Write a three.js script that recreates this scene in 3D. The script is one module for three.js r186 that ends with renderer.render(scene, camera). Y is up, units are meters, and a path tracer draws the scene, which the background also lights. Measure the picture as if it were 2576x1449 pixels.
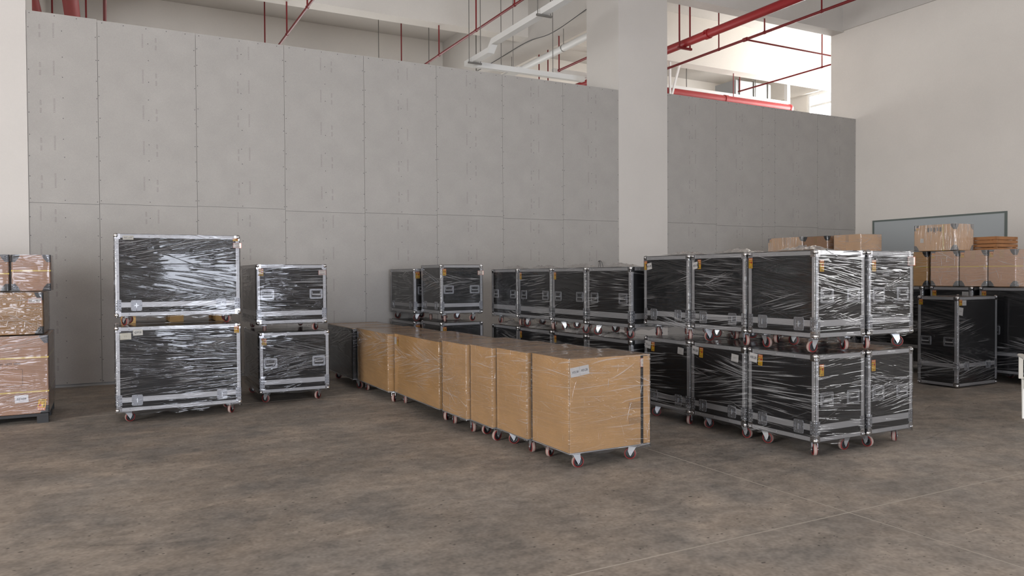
import * as THREE from 'three';
import { mergeGeometries } from 'three/addons/utils/BufferGeometryUtils.js';
import { RoundedBoxGeometry } from 'three/addons/geometries/RoundedBoxGeometry.js';
import { ImprovedNoise } from 'three/addons/math/ImprovedNoise.js';
import { RectAreaLightUniformsLib } from 'three/addons/lights/RectAreaLightUniformsLib.js';

// ------------------------------------------------------------------ camera, sky, light, exposure
const renderer = new THREE.WebGLRenderer({ antialias: true });
renderer.toneMapping = THREE.LinearToneMapping;
renderer.toneMappingExposure = 0.92;
renderer.shadowMap.enabled = true;
const scene = new THREE.Scene();
scene.background = new THREE.Color().setRGB(0.90, 0.95, 1.0);      // bright overcast sky, seen only through the openings
scene.backgroundIntensity = 2.5;
const camera = new THREE.PerspectiveCamera(41.45, 2576 / 1449, 0.05, 200);
camera.position.set(0, 1.4587, 0);
camera.rotation.order = 'YXZ';
camera.rotation.set(-0.0176337, -0.490796, -0.0057786);
RectAreaLightUniformsLib.init();
// daylight entering through the real openings: each light fills its door or window opening and shines inwards
function daylight(name, w, h, pos, look, intensity, rgb) {
  const l = new THREE.RectAreaLight(new THREE.Color().setRGB(...rgb), intensity, w, h);
  l.name = name; l.position.set(...pos); l.lookAt(...look); scene.add(l);
  return l;
}
daylight('loading_door_daylight', 3.6, 4.0, [3.0, 2.0, 6.98], [3.0, 2.0, 0], 13, [0.9, 0.95, 1.08]);
daylight('second_door_daylight', 2.8, 4.0, [-3.0, 2.0, 6.98], [-3.0, 2.0, 0], 10, [0.9, 0.95, 1.08]);
daylight('left_door_daylight', 5.0, 4.2, [-9.98, 2.1, -0.5], [0, 2.1, -0.5], 25, [1.0, 0.985, 0.97]);
daylight('right_window_daylight', 3.0, 2.6, [15.08, 3.3, 3.1], [0, 3.3, 3.1], 11, [1.0, 0.99, 0.98]);
daylight('window_daylight', 4.5, 2.5, [20.22, 5.9, -14.9], [0, 5.9, -14.9], 34, [1.0, 0.99, 0.975]);
daylight('far_window_daylight', 5.0, 4.0, [5.5, 3.0, -20.48], [5.5, 3.0, 0], 4, [1.0, 0.98, 0.95]);

// ------------------------------------------------------------------ helpers
let seed = 12345;
function rnd() { seed = (seed + 0x6d2b79f5) | 0; let t = Math.imul(seed ^ (seed >>> 15), 1 | seed); t = (t + Math.imul(t ^ (t >>> 7), 61 | t)) ^ t; return ((t ^ (t >>> 14)) >>> 0) / 4294967296; }
const rr = (a, b) => a + (b - a) * rnd();
const perlin = new ImprovedNoise();
const V = (x, y, z) => new THREE.Vector3(x, y, z);
const used = new Map();
function numbered(n) { const k = used.get(n) ?? 0; used.set(n, k + 1); return k ? n + '_' + String(k).padStart(3, '0') : n; }
function setUvMetres(g) {            // box uv in metres per face
  const p = g.attributes.position, n = g.attributes.normal, uv = g.attributes.uv;
  for (let i = 0; i < p.count; i++) {
    const ax = Math.abs(n.getX(i)), ay = Math.abs(n.getY(i)), az = Math.abs(n.getZ(i));
    if (ax >= ay && ax >= az) uv.setXY(i, p.getZ(i), p.getY(i));
    else if (ay >= az) uv.setXY(i, p.getX(i), p.getZ(i));
    else uv.setXY(i, p.getX(i), p.getY(i));
  }
  return g;
}
function bx(x0, x1, y0, y1, z0, z1) { const g = new THREE.BoxGeometry(x1 - x0, y1 - y0, z1 - z0); g.translate((x0 + x1) / 2, (y0 + y1) / 2, (z0 + z1) / 2); return setUvMetres(g); }
function rbx(w, h, d, r, x = 0, y = 0, z = 0) { const g = new RoundedBoxGeometry(w, h, d, 2, r); g.translate(x, y, z); return setUvMetres(g); }
function cyl(r, len, axis = 'y', seg = 16, x = 0, y = 0, z = 0) { const g = new THREE.CylinderGeometry(r, r, len, seg); if (axis === 'x') g.rotateZ(Math.PI / 2); if (axis === 'z') g.rotateX(Math.PI / 2); g.translate(x, y, z); return g; }
function clean(g) { const r = g.index ? g.toNonIndexed() : g; for (const k of Object.keys(r.attributes)) if (!['position', 'normal', 'uv'].includes(k)) r.deleteAttribute(k); return r; }
function merge(list) { return list.length === 1 ? list[0] : mergeGeometries(list.map(clean)); }
function mesh(name, geos, mat, parent = scene) {
  const m = new THREE.Mesh(Array.isArray(geos) ? merge(geos) : geos, mat);
  m.name = parent === scene ? numbered(name) : name; m.castShadow = m.receiveShadow = true; parent.add(m); return m;
}
function tag(o, label, category, group) { o.userData.label = label; o.userData.category = category; if (group) o.userData.group = group; return o; }
function thing(name, label, category, pos = [0, 0, 0], turn = 0, group) {
  const o = new THREE.Group(); o.name = numbered(name); o.position.set(...pos); o.rotation.y = turn; scene.add(o);
  return tag(o, label, category, group);
}
function struct(name, geos, mat) { const m = mesh(name, geos, mat); m.userData.kind = 'structure'; return m; }
function structGroup(name) { const o = new THREE.Group(); o.name = numbered(name); o.userData.kind = 'structure'; scene.add(o); return o; }

// ------------------------------------------------------------------ textures
function dataTex(w, h, data, srgb) {
  const t = new THREE.DataTexture(data, w, h, data.length === w * h ? THREE.RedFormat : THREE.RGBAFormat, data instanceof Float32Array ? THREE.FloatType : THREE.UnsignedByteType);
  t.wrapS = t.wrapT = THREE.RepeatWrapping; t.magFilter = THREE.LinearFilter; t.minFilter = THREE.LinearFilter;
  if (srgb) t.colorSpace = THREE.SRGBColorSpace; t.needsUpdate = true; return t;
}
function hash2(x, y, s) { let h = Math.imul(x, 374761393) ^ Math.imul(y, 668265263) ^ Math.imul(s, 1274126177); h = Math.imul(h ^ (h >>> 13), 1274126177); return ((h ^ (h >>> 16)) >>> 0) / 4294967296; }
function tileNoise(N, cellsX, cellsY, s) {       // tiling value noise N x N
  const out = new Float32Array(N * N);
  for (let j = 0; j < N; j++) {
    const v = (j / N) * cellsY, y0 = Math.floor(v), fy = v - y0, sy = fy * fy * (3 - 2 * fy), y1 = (y0 + 1) % cellsY;
    for (let i = 0; i < N; i++) {
      const u = (i / N) * cellsX, x0 = Math.floor(u), fx = u - x0, sx = fx * fx * (3 - 2 * fx), x1 = (x0 + 1) % cellsX;
      const a = hash2(x0, y0, s), b = hash2(x1, y0, s), c = hash2(x0, y1, s), d = hash2(x1, y1, s);
      out[j * N + i] = a + (b - a) * sx + (c - a) * sy + (a - b - c + d) * sx * sy;
    }
  }
  return out;
}
function fbm(N, cx, cy, oct, s) {
  const out = new Float32Array(N * N); let amp = 0.5, tot = 0;
  for (let o = 0; o < oct; o++) { const n = tileNoise(N, cx << o, cy << o, s + o * 17); for (let i = 0; i < out.length; i++) out[i] += n[i] * amp; tot += amp; amp *= 0.55; }
  for (let i = 0; i < out.length; i++) out[i] /= tot;
  return out;
}
function ridge(H, N, x, y, len, ang, wid, amp, curve = 0) {   // one crease, all in pixels, tiling
  const steps = Math.ceil(len), r = Math.ceil(wid * 2.2);
  let px = x, py = y, a = ang;
  for (let s = 0; s < steps; s++) {
    const t = s / steps, env = Math.pow(Math.sin(Math.PI * Math.min(1, Math.max(0, t))), 0.6) * amp;
    const vertical = Math.abs(Math.cos(a)) < 0.7;
    for (let k = -r; k <= r; k++) {
      const ix = ((Math.round(px) + (vertical ? k : 0)) % N + N) % N, iy = ((Math.round(py) + (vertical ? 0 : k)) % N + N) % N;
      const q = vertical ? Math.round(px) + k - px : Math.round(py) + k - py, e = q / wid;
      const v = env * Math.exp(-e * e), at = iy * N + ix;
      if (v > H[at]) H[at] = v; else H[at] += v * 0.15;
    }
    px += Math.cos(a); py += Math.sin(a); a += curve;
  }
}
function filmTextures(kind) {
  const N = 1024, H = new Float32Array(N * N);
  if (kind === 'stretch' || kind === 'fan') {
    for (let i = 0; i < 330; i++) {
      const y = rr(0, N), tilt = kind === 'fan' ? Math.sin(y / N * Math.PI * 4 + 1) * 0.24 : Math.sin(y / N * Math.PI * 2) * 0.1;
      ridge(H, N, rr(0, N), y, rr(90, 620), tilt + rr(-0.06, 0.06), rr(1.8, 4.4), Math.pow(rnd(), 1.4) * 1.1 + 0.15, rr(-1, 1) * 1.5e-4);
    }
    for (let c = 0; c < 5; c++) { const fx = rr(0, N), fy = rr(0, N), dir = rnd() < 0.5 ? 0 : Math.PI; for (let k = 0; k < 10; k++) ridge(H, N, fx + rr(-6, 6), fy + rr(-16, 16), rr(120, 380), dir + rr(-0.4, 0.4), rr(2, 4), rr(0.3, 1.0)); }
  } else {
    for (let i = 0; i < 2100; i++) ridge(H, N, rr(0, N), rr(0, N), rr(12, 70), rr(-0.55, 0.45), rr(1.4, 2.8), rr(0.08, 0.5), rr(-1, 1) * 0.004);
    for (let i = 0; i < 34; i++) ridge(H, N, rr(0, N), rr(0, N), rr(50, 200), Math.PI / 2 + rr(-0.2, 0.2), rr(2, 4), rr(0.3, 0.9), rr(-1, 1) * 0.003);
    for (let i = 0; i < 110; i++) ridge(H, N, rr(0, N), rr(0, N), rr(120, 500), rr(-0.14, 0.14), rr(1.8, 3.6), rr(0.2, 0.7));
    for (let i = 0; i < 16; i++) ridge(H, N, rr(0, N), rr(0, N), rr(160, 420), rr(-0.5, 0.4), rr(3, 6), rr(0.4, 0.9), rr(-1, 1) * 0.0015);
  }
  const wob = fbm(N, 4, 9, 4, kind.length * 7), rip = kind === 'crinkle' ? fbm(N, 26, 36, 2, 5) : fbm(N, 5, 44, 2, kind.length), patch = fbm(N, 3, 5, 3, kind.length * 13 + 3);
  const through = new Uint8Array(N * N * 4), bump = new Float32Array(N * N);
  for (let i = 0; i < N * N; i++) {
    const q = Math.min(1, Math.max(0, (patch[i] - 0.36) * 4));                 // creases come in bunches
    const h = Math.min(1.6, H[i]) * (kind === 'crinkle' ? 0.45 + 0.55 * q : 0.3 + 0.7 * q);
    bump[i] = h * 1.2 + wob[i] * 0.9 + rip[i] * (kind === 'crinkle' ? 0.7 : 1.1) * (0.5 + q);
    const milk = kind === 'crinkle' ? Math.max(0, h - 0.14) * 0.62 + 0.035 : Math.max(0, h - 0.25) * 0.4 + 0.01;
    const t = Math.round(255 * (1 - Math.min(0.6, milk)));
    through[i * 4] = through[i * 4 + 1] = through[i * 4 + 2] = t; through[i * 4 + 3] = 255;
  }
  const b = dataTex(N, N, bump), t = dataTex(N, N, through);
  for (const x of [b, t]) x.repeat.set(1 / 1.15, 1 / 1.15);
  return [b, t];
}
function filmMaterial(kind, rough, bumpScale) {
  const [b, t] = filmTextures(kind);
  return new THREE.MeshPhysicalMaterial({ name: 'stretch_film_' + kind, color: new THREE.Color().setRGB(0.62, 0.62, 0.63), roughness: rough, transmission: 1, transmissionMap: t, thickness: 0, ior: 1.5, bumpMap: b, bumpScale, side: THREE.DoubleSide });
}
const film = { stretch: filmMaterial('stretch', 0.08, 0.0034), fan: filmMaterial('fan', 0.08, 0.0034), crinkle: filmMaterial('crinkle', 0.09, 0.0042) };
{ // looser, cloudier wraps: the same film in more layers, drawn along or across
  const turned = (t) => { const c = t.clone(); c.rotation = Math.PI / 2; c.needsUpdate = true; return c; };
  film.cloudy = film.fan.clone(); film.cloudy.name = 'stretch_film_cloudy'; film.cloudy.transmission = 0.93; film.cloudy.color.setRGB(0.74, 0.74, 0.78);
  film.upright = film.stretch.clone(); film.upright.name = 'stretch_film_upright'; film.upright.transmission = 0.8; film.upright.color.setRGB(0.76, 0.74, 0.72); film.upright.bumpMap = turned(film.stretch.bumpMap); film.upright.transmissionMap = turned(film.stretch.transmissionMap);
  film.crumpled = film.crinkle.clone(); film.crumpled.name = 'stretch_film_crumpled'; film.crumpled.transmission = 0.86; film.crumpled.color.setRGB(0.78, 0.76, 0.74);
}
function paint(name, c, rough = 0.85, amp = 0.05, scale = 2.5, extra = {}) {
  const N = 512, n1 = fbm(N, 4, 4, 5, c[0] * 997 | 0), n2 = tileNoise(N, 256, 256, 5), d = new Uint8Array(N * N * 4);
  for (let i = 0; i < N * N; i++) { const k = 1 + (n1[i] - 0.5) * 2 * amp + (n2[i] - 0.5) * amp * 0.5; for (let q = 0; q < 3; q++) d[i * 4 + q] = Math.max(0, Math.min(255, c[q] * k)); d[i * 4 + 3] = 255; }
  const t = dataTex(N, N, d, true); t.repeat.set(1 / scale, 1 / scale);
  return new THREE.MeshStandardMaterial({ name, map: t, roughness: rough, ...extra });
}
const flat = (name, c, rough = 0.6, metal = 0, extra = {}) => new THREE.MeshPhysicalMaterial({ name, color: new THREE.Color(`rgb(${c.join(',')})`), roughness: rough, metalness: metal, ...extra });

const M = {
  whitePaint: paint('white_wall_paint', [224, 219, 212], 0.9, 0.025, 3.5),
  pillarPaint: paint('pillar_paint', [204, 200, 195], 0.9, 0.02, 3),
  concretePaint: paint('beam_paint', [200, 196, 191], 0.9, 0.03, 3),
  stud: flat('galvanised_stud', [158, 158, 156], 0.6, 0.3),
  laminate: flat('black_laminate', [20, 20, 22], 0.55, 0, { specularIntensity: 0.5 }),
  alu: flat('aluminium_extrusion', [208, 208, 208], 0.42, 0.55),
  chrome: flat('chrome_corner', [215, 215, 216], 0.2, 1),
  zinc: flat('zinc_hardware', [176, 178, 181], 0.42, 0.85),
  darkSteel: flat('dark_recess', [60, 60, 62], 0.5, 0.6),
  redRubber: flat('red_polyurethane', [112, 33, 32], 0.5),
  tread: flat('worn_tread', [146, 128, 120], 0.75),
  hub: flat('black_hub', [24, 24, 26], 0.5),
  redPipe: paint('red_pipe_paint', [150, 30, 34], 0.45, 0.1, 1.2),
  darkRed: flat('dark_red_pipe', [122, 24, 28], 0.5),
  whiteMetal: flat('white_trunking', [226, 226, 224], 0.5),
  galv: flat('galvanised_rod', [120, 118, 114], 0.5, 0.5),
  greyDuct: flat('grey_duct', [165, 168, 170], 0.6, 0.2),
  wood: paint('pale_timber', [196, 158, 104], 0.8, 0.14, 0.6),
  crateWood: paint('crate_timber', [150, 104, 66], 0.85, 0.12, 0.5),
  strapYellow: flat('yellow_strap', [222, 190, 70], 0.5),
  cornerBlack: flat('plastic_corner', [58, 62, 64], 0.5),
  whitePlastic: flat('white_plastic', [232, 230, 224], 0.4),
  blackPlastic: flat('black_plastic', [26, 26, 28], 0.55),
  board: flat('whiteboard_face', [176, 182, 184], 0.28),
  boardFrame: flat('whiteboard_frame', [112, 122, 118], 0.5, 0.3),
  cable: flat('grey_cable', [62, 62, 64], 0.6),
  jointFill: flat('joint_filler', [170, 162, 150], 0.8),
  windowFrame: flat('window_frame_white', [236, 236, 234], 0.5),
  glass: new THREE.MeshPhysicalMaterial({ name: 'window_glass', color: 0xffffff, roughness: 0.02, transmission: 1, thickness: 0, ior: 1.5 }),
};
// cardboard: fluted brown board
function cardboardMaterial(name, c) {
  const N = 512, n1 = fbm(N, 3, 5, 5, 91), fl = tileNoise(N, 2, 220, 7), fib = tileNoise(N, 200, 340, 15), d = new Uint8Array(N * N * 4);
  for (let i = 0; i < N * N; i++) { const k = 1 + (n1[i] - 0.5) * 0.14 + (fl[i] - 0.5) * 0.05 + (fib[i] - 0.5) * 0.07; for (let q = 0; q < 3; q++) d[i * 4 + q] = Math.min(255, c[q] * k); d[i * 4 + 3] = 255; }
  const t = dataTex(N, N, d, true); t.repeat.set(1 / 0.8, 1 / 0.8);
  return new THREE.MeshStandardMaterial({ name, map: t, roughness: 0.82 });
}
M.card = cardboardMaterial('brown_cardboard', [222, 174, 114]);
M.cardBrown = cardboardMaterial('dull_brown_cardboard', [172, 126, 88]);
M.cardTan = cardboardMaterial('tan_cardboard', [188, 144, 94]);
M.cardDark = cardboardMaterial('reddish_cardboard', [204, 156, 114]);
M.cardTape = flat('packing_tape', [196, 154, 104], 0.4);

// ------------------------------------------------------------------ printed things
function canvasTex(w, h, draw) {
  const c = document.createElement('canvas'); c.width = w; c.height = h; const x = c.getContext('2d'); draw(x, w, h);
  const t = new THREE.CanvasTexture(c); t.colorSpace = THREE.SRGBColorSpace; return t;
}
function printMat(name, w, h, draw, rough = 0.5) { return new THREE.MeshStandardMaterial({ name, map: canvasTex(w, h, draw), roughness: rough }); }
function paperText(lines, { bg = '#ece9e4', ink = '#23262b', border = null, font = 'bold 34px sans-serif', hand = false } = {}) {
  return (x, w, h) => {
    x.fillStyle = bg; x.fillRect(0, 0, w, h);
    if (border) { x.strokeStyle = border; x.lineWidth = 9; x.strokeRect(4, 4, w - 8, h - 8); }
    x.fillStyle = ink; x.font = font; x.textAlign = 'center'; x.textBaseline = 'middle';
    lines.forEach((l, i) => { x.save(); x.translate(w / 2, h * (i + 0.5) / lines.length); if (hand) x.transform(1, -0.08, -0.18, 1, 0, 0); x.fillText(l, 0, 0, w * 0.88); x.restore(); });
  };
}
const P = {
  fragile: printMat('fragile_sticker', 96, 176, (x, w, h) => {
    x.fillStyle = '#e8b81c'; x.fillRect(0, 0, w, h); x.fillStyle = '#d2591a'; x.fillRect(0, 0, w, 42);
    x.fillStyle = '#f2d9a0'; for (let k = 0; k < 3; k++) x.fillRect(12 + k * 27, 12, 18, 18);
    x.strokeStyle = '#8a3a12'; x.lineWidth = 4; x.strokeRect(2, 2, w - 4, h - 4);
    x.fillStyle = '#b3201c'; x.beginPath(); x.moveTo(46, 58); x.lineTo(84, 58); x.quadraticCurveTo(84, 92, 67, 96); x.lineTo(67, 124); x.lineTo(80, 130); x.lineTo(50, 130); x.lineTo(62, 124); x.lineTo(62, 96); x.quadraticCurveTo(46, 90, 46, 58); x.fill();
    x.fillStyle = '#3a2a10'; x.fillRect(20, 70, 6, 58); x.beginPath(); x.moveTo(23, 52); x.lineTo(36, 76); x.lineTo(10, 76); x.fill(); x.fillRect(12, 142, 72, 5); x.fillRect(20, 154, 56, 5);
  }),
  hdl: printMat('code_label', 192, 128, paperText(['HDL20'], { font: 'bold 50px sans-serif' })),
  hdlPair: printMat('double_code_label', 384, 140, (x, w, h) => { paperText([''])(x, w, h); x.fillStyle = '#23262b'; x.font = 'bold 44px sans-serif'; x.textAlign = 'center'; x.textBaseline = 'middle'; x.fillText('HDL20', w * 0.26, h * 0.52); x.fillText('HDL20', w * 0.75, h * 0.48); x.fillStyle = '#9a9894'; x.fillRect(w / 2 - 2, 0, 3, h); }),
  q312: printMat('q_label', 192, 128, paperText(['Q312'], { font: 'bold 58px sans-serif', bg: '#efede2' })),
  faded: printMat('faded_label', 192, 128, paperText(['3 S'], { font: '40px sans-serif', bg: '#e8e4d0', ink: '#b8b4a6' })),
  hand: printMat('handwritten_label', 192, 110, paperText(['Mixer'], { font: '54px serif', bg: '#e6e2d4', hand: true })),
  blank: printMat('paper_slip', 160, 110, paperText(['0317'], { font: '30px sans-serif', bg: '#d9d6d0', ink: '#9b9994' })),
  pink: printMat('pink_bordered_label', 192, 150, paperText(['Q 3 5', 'B-PLS1'], { font: '40px serif', bg: '#efe6de', border: '#d08a80', hand: true })),
  pinkNum: printMat('pink_number_label', 192, 150, paperText(['0 2 2', 'MK 6'], { font: '46px serif', bg: '#f0e4d6', border: '#cf7a66', hand: true })),
  pinkWord: printMat('pink_word_label', 192, 130, paperText(['No 2/6L4'], { font: 'bold 42px serif', bg: '#efe6dc', border: '#d98f86', hand: true })),
  upside: printMat('upside_label', 192, 110, (x, w, h) => { x.translate(w, h); x.rotate(Math.PI); paperText(['HDL20'], { font: 'bold 44px sans-serif' })(x, w, h); }),
};
function sticker(parent, name, mat, w, h, [x, y, z], face = 'z+', tilt = 0) {
  const m = mesh(name, new THREE.BoxGeometry(w, h, 0.0012), mat, parent);
  m.position.set(x, y, z); m.rotation.order = 'YXZ';
  m.rotation.y = { 'z+': 0, 'x-': -Math.PI / 2, 'x+': Math.PI / 2, 'z-': Math.PI }[face]; m.rotation.z = tilt;
  return m;
}

// ------------------------------------------------------------------ the building
const ZW = -11.63, TOP = 4.89, CEIL = 8.2;
// concrete floor: broken into sawn slabs with pale filled joints
const floorTex = (() => {
  const N = 2048, big = fbm(N, 5, 5, 6, 3), streak = fbm(N, 5, 26, 5, 41), mid = fbm(N, 24, 24, 4, 77), fine = tileNoise(N, 512, 512, 9), grain = fbm(N, 50, 150, 3, 23), mottle = fbm(N, 90, 110, 3, 57), d = new Uint8Array(N * N * 4), r = new Uint8Array(N * N * 4);
  const spots = new Float32Array(N * N);
  for (let i = 0; i < 7000; i++) {          // dark pits and specks in loose clusters
    const cx = rr(0, N), cy = rr(0, N), at = (Math.floor(cy) * N + Math.floor(cx)) | 0;
    if (mid[at] < 0.46 && rnd() > 0.15) continue;
    const a = rr(0.5, 2.2) * (rnd() < 0.01 ? 2 : 1), b = a * rr(0.35, 0.7), s = rr(0.15, 0.6);
    for (let y = -8; y <= 8; y++) for (let x = -8; x <= 8; x++) { const e = (x / a) ** 2 + (y / b) ** 2; if (e < 1.6) { const q = ((Math.floor(cy) + y + N) % N) * N + (Math.floor(cx) + x + N) % N; spots[q] = Math.max(spots[q], s * (e < 1 ? 1 : (1.6 - e) / 0.6)); } }
  }
  for (let i = 0; i < 46; i++) {            // pale scratches and dark tyre scuffs
    let x = rr(0, N), y = rr(0, N), a = rr(-0.5, 0.5), s = i < 12 ? -rr(0.15, 0.45) : rr(0.08, 0.3), w = i < 12 ? 0 : rr(1, 4), L = i < 12 ? rr(10, 50) : rr(20, 200);
    for (let k = 0; k < L; k++) { for (let q = -w; q <= w; q++) { const at = ((Math.round(y + q) % N + N) % N) * N + (Math.round(x) % N + N) % N; spots[at] = s < 0 ? Math.min(spots[at], s) : Math.max(spots[at], s * (1 - Math.abs(q) / (w + 1)) * rnd()); } x += Math.cos(a); y += Math.sin(a); a += rr(-0.03, 0.03); }
  }
  for (let i = 0; i < N * N; i++) {
    const k = 0.78 + (big[i] - 0.5) * 0.3 + (streak[i] - 0.5) * 0.12 + (mid[i] - 0.5) * 0.2 + (mottle[i] - 0.5) * 0.2 + (grain[i] - 0.5) * 0.1 + (fine[i] - 0.5) * 0.12 - spots[i] * 0.75;
    const warm = (mid[i] - 0.5) * 7;
    d[i * 4] = Math.max(20, Math.min(255, 174 * k + warm)); d[i * 4 + 1] = Math.max(18, Math.min(255, 163 * k)); d[i * 4 + 2] = Math.max(16, Math.min(255, 151 * k - warm)); d[i * 4 + 3] = 255;
    const q = 165 + (big[i] - 0.5) * 90 + (mid[i] - 0.5) * 60 + spots[i] * 60; r[i * 4] = r[i * 4 + 1] = r[i * 4 + 2] = Math.max(70, Math.min(230, q)); r[i * 4 + 3] = 255;
  }
  const a = dataTex(N, N, d, true), b = dataTex(N, N, r); for (const t of [a, b]) t.repeat.set(1 / 7.3, 1 / 7.3);
  return [a, b];
})();
M.floor = new THREE.MeshStandardMaterial({ name: 'worn_concrete', map: floorTex[0], roughnessMap: floorTex[1], roughness: 1 });
{
  const fl = structGroup('floor');
  const xs = [-10.3, -2.03, 3.97, 9.97, 20.3], zs = [-21, -15.1, -9.1, -3.1, 7.3], j = 0.005;
  for (let a = 0; a < 4; a++) for (let b = 0; b < 4; b++) mesh('slab', bx(xs[a] + j, xs[a + 1] - j, -0.15, 0, zs[b] + j, zs[b + 1] - j), M.floor, fl);
  for (const x of xs.slice(1, 4)) mesh('joint_filler', bx(x - j, x + j, -0.1, -0.0006, -21, 7.3), M.jointFill, fl);
  for (const z of zs.slice(1, 4)) mesh('joint_filler', bx(-10.3, 20.3, -0.1, -0.0009, z - j, z + j), M.jointFill, fl);
}
struct('ceiling', bx(-10.3, 20.3, CEIL, CEIL + 0.25, -21, 7.3), M.concretePaint);
struct('wall_left', [bx(-10.3, -10, 0, CEIL, -12.3, -3), bx(-10.3, -10, 0, CEIL, 2, 7.3), bx(-10.3, -10, 4.2, CEIL, -3, 2), bx(-10.3, -10, 0, CEIL, -21, -12.3)], M.whitePaint);
struct('wall_right', [bx(15.1, 15.4, 0, CEIL, -12.3, 1.6), bx(15.1, 15.4, 0, CEIL, 4.6, 7.3), bx(15.1, 15.4, 4.6, CEIL, 1.6, 4.6), bx(15.1, 15.4, 0, 2.0, 1.6, 4.6)], M.whitePaint);
struct('wall_front', [bx(-10, -4.4, 0, CEIL, 7, 7.3), bx(-1.6, 1.2, 0, CEIL, 7, 7.3), bx(-4.4, -1.6, 4, CEIL, 7, 7.3), bx(4.8, 15.1, 0, CEIL, 7, 7.3), bx(1.2, 4.8, 4, CEIL, 7, 7.3)], M.whitePaint);
struct('wall_far', [bx(-10, 3, 0, CEIL, -21, -20.5), bx(8, 20, 0, CEIL, -21, -20.5), bx(3, 8, 5, CEIL, -21, -20.5), bx(3, 8, 0, 1, -21, -20.5)], M.whitePaint);
struct('wall_far_right', [bx(20, 20.3, 0, 4.6, -20.5, -12), bx(20, 20.3, 7.2, CEIL, -20.5, -12), bx(20, 20.3, 4.6, 7.2, -20.5, -17.2), bx(20, 20.3, 4.6, 7.2, -12.6, -12)], M.whitePaint);
struct('wall_return', bx(15.4, 20, 0, CEIL, -12.3, -12), M.whitePaint);
struct('ceiling_beam', bx(-10, 15.1, 7.0, CEIL, -12.28, -11.95), M.concretePaint);
struct('ceiling_beam', bx(-10, 20, 6.95, CEIL, -15.85, -15.45), M.whitePaint);
struct('ceiling_beam', bx(8.72, 9.4, 6.82, CEIL, -20.5, -12.3), M.concretePaint);
struct('ceiling_beam', bx(-1.75, -1.1, 6.82, CEIL, -20.5, -12.3), M.concretePaint);
struct('ceiling_beam', bx(15.06, 15.1, 7.03, CEIL, -11.95, 7), M.concretePaint);
struct('pillar', bx(8.487, 9.64, 0, CEIL, -12.68, ZW + 0.012), M.pillarPaint);
struct('pillar', bx(-2.01, -0.857, 0, CEIL, -12.68, ZW + 0.012), M.pillarPaint);
{ // side window in the right wall, behind the camera
  const w = structGroup('window_2');
  mesh('window_frame', [bx(15.2, 15.28, 2, 2.08, 1.6, 4.6), bx(15.2, 15.28, 4.52, 4.6, 1.6, 4.6), ...[1.6, 3.06, 4.52].map((z) => bx(15.2, 15.28, 2.08, 4.52, z, z + 0.08))], M.windowFrame, w);
  for (const [a, b] of [[1.68, 3.06], [3.14, 4.52]]) mesh('pane', bx(15.235, 15.24, 2.08, 4.52, a, b), M.glass, w);
}
{ // wide window in the far wall
  const w = structGroup('window_3');
  mesh('window_frame', [bx(3, 8, 1, 1.08, -20.8, -20.7), bx(3, 8, 4.92, 5, -20.8, -20.7), ...[3, 4.64, 6.28, 7.92].map((x) => bx(x, x + 0.08, 1.08, 4.92, -20.8, -20.7))], M.windowFrame, w);
  for (const x of [3.08, 4.72, 6.36]) mesh('pane', bx(x, x + 1.56, 1.08, 4.92, -20.755, -20.75), M.glass, w);
}
{ // far clerestory window in the side wall of the bay behind
  const w = structGroup('window_1');
  mesh('window_frame', [bx(20.03, 20.09, 4.61, 4.68, -17.13, -12.67), bx(20.03, 20.09, 7.1, 7.19, -17.13, -12.67), bx(20.035, 20.085, 6.75, 6.82, -17.13, -12.67), ...[-17.195, -15.7, -14.2, -12.685].map((z) => bx(20.02, 20.1, 4.605, 7.195, z, z + 0.08))], M.windowFrame, w);
  for (const [a, b] of [[-17.12, -15.7], [-15.62, -14.2], [-14.12, -12.68]]) mesh('pane', bx(20.05, 20.055, 4.68, 7.1, a, b), M.glass, w);
  const c = mesh('casement', [bx(-0.02, 0.02, -0.72, -0.66, 0, 1.4), bx(-0.02, 0.02, 0.0, 0.06, 0, 1.4), bx(-0.02, 0.02, -0.72, 0.06, 0, 0.06), bx(-0.02, 0.02, -0.72, 0.06, 1.34, 1.4)], M.windowFrame, w);
  c.position.set(20.2, 6.72, -17.1); c.rotation.z = 0.3;
  struct('trim', bx(19.9, 20, 7.2, 7.32, -20.5, -12.3), M.whitePaint);
}
// plasterboard partition
const boardTex = [0, 1].map((v) => {
  const t = canvasTex(512, 1024, (x, w, h) => {
    const im = x.createImageData(w, h), n = fbm(512, 5, 5, 5, 300 + v), f = tileNoise(512, 256, 256, 61 + v);
    for (let j = 0; j < h; j++) for (let i = 0; i < w; i++) { const k = 1 + (n[(j % 512) * 512 + i] - 0.5) * 0.06 + (f[(j % 512) * 512 + i] - 0.5) * 0.05, o = (j * w + i) * 4; im.data[o] = 165 * k; im.data[o + 1] = 162 * k; im.data[o + 2] = 158 * k; im.data[o + 3] = 255; }
    x.putImageData(im, 0, 0);
    x.fillStyle = 'rgba(98,92,90,0.62)'; x.textBaseline = 'middle';
    const a = v ? 300 : 228, b = v ? 262 : 262;
    for (let y = 40; y < h; y += 205) {
      x.save(); x.translate(a, y); x.rotate(Math.PI / 2); x.font = '11px monospace'; x.fillText('E65CS6V0K0C8  ', 0, 0); x.restore();
      x.save(); x.translate(b + (v ? -26 : 36), y + 14); x.rotate(Math.PI / 2); x.font = '12px monospace'; x.fillText('4065  8906', 0, 0); x.restore();
    }
  });
  t.wrapS = t.wrapT = THREE.RepeatWrapping;
  return new THREE.MeshStandardMaterial({ name: 'plasterboard_paper', map: t, roughness: 0.9 });
});
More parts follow.
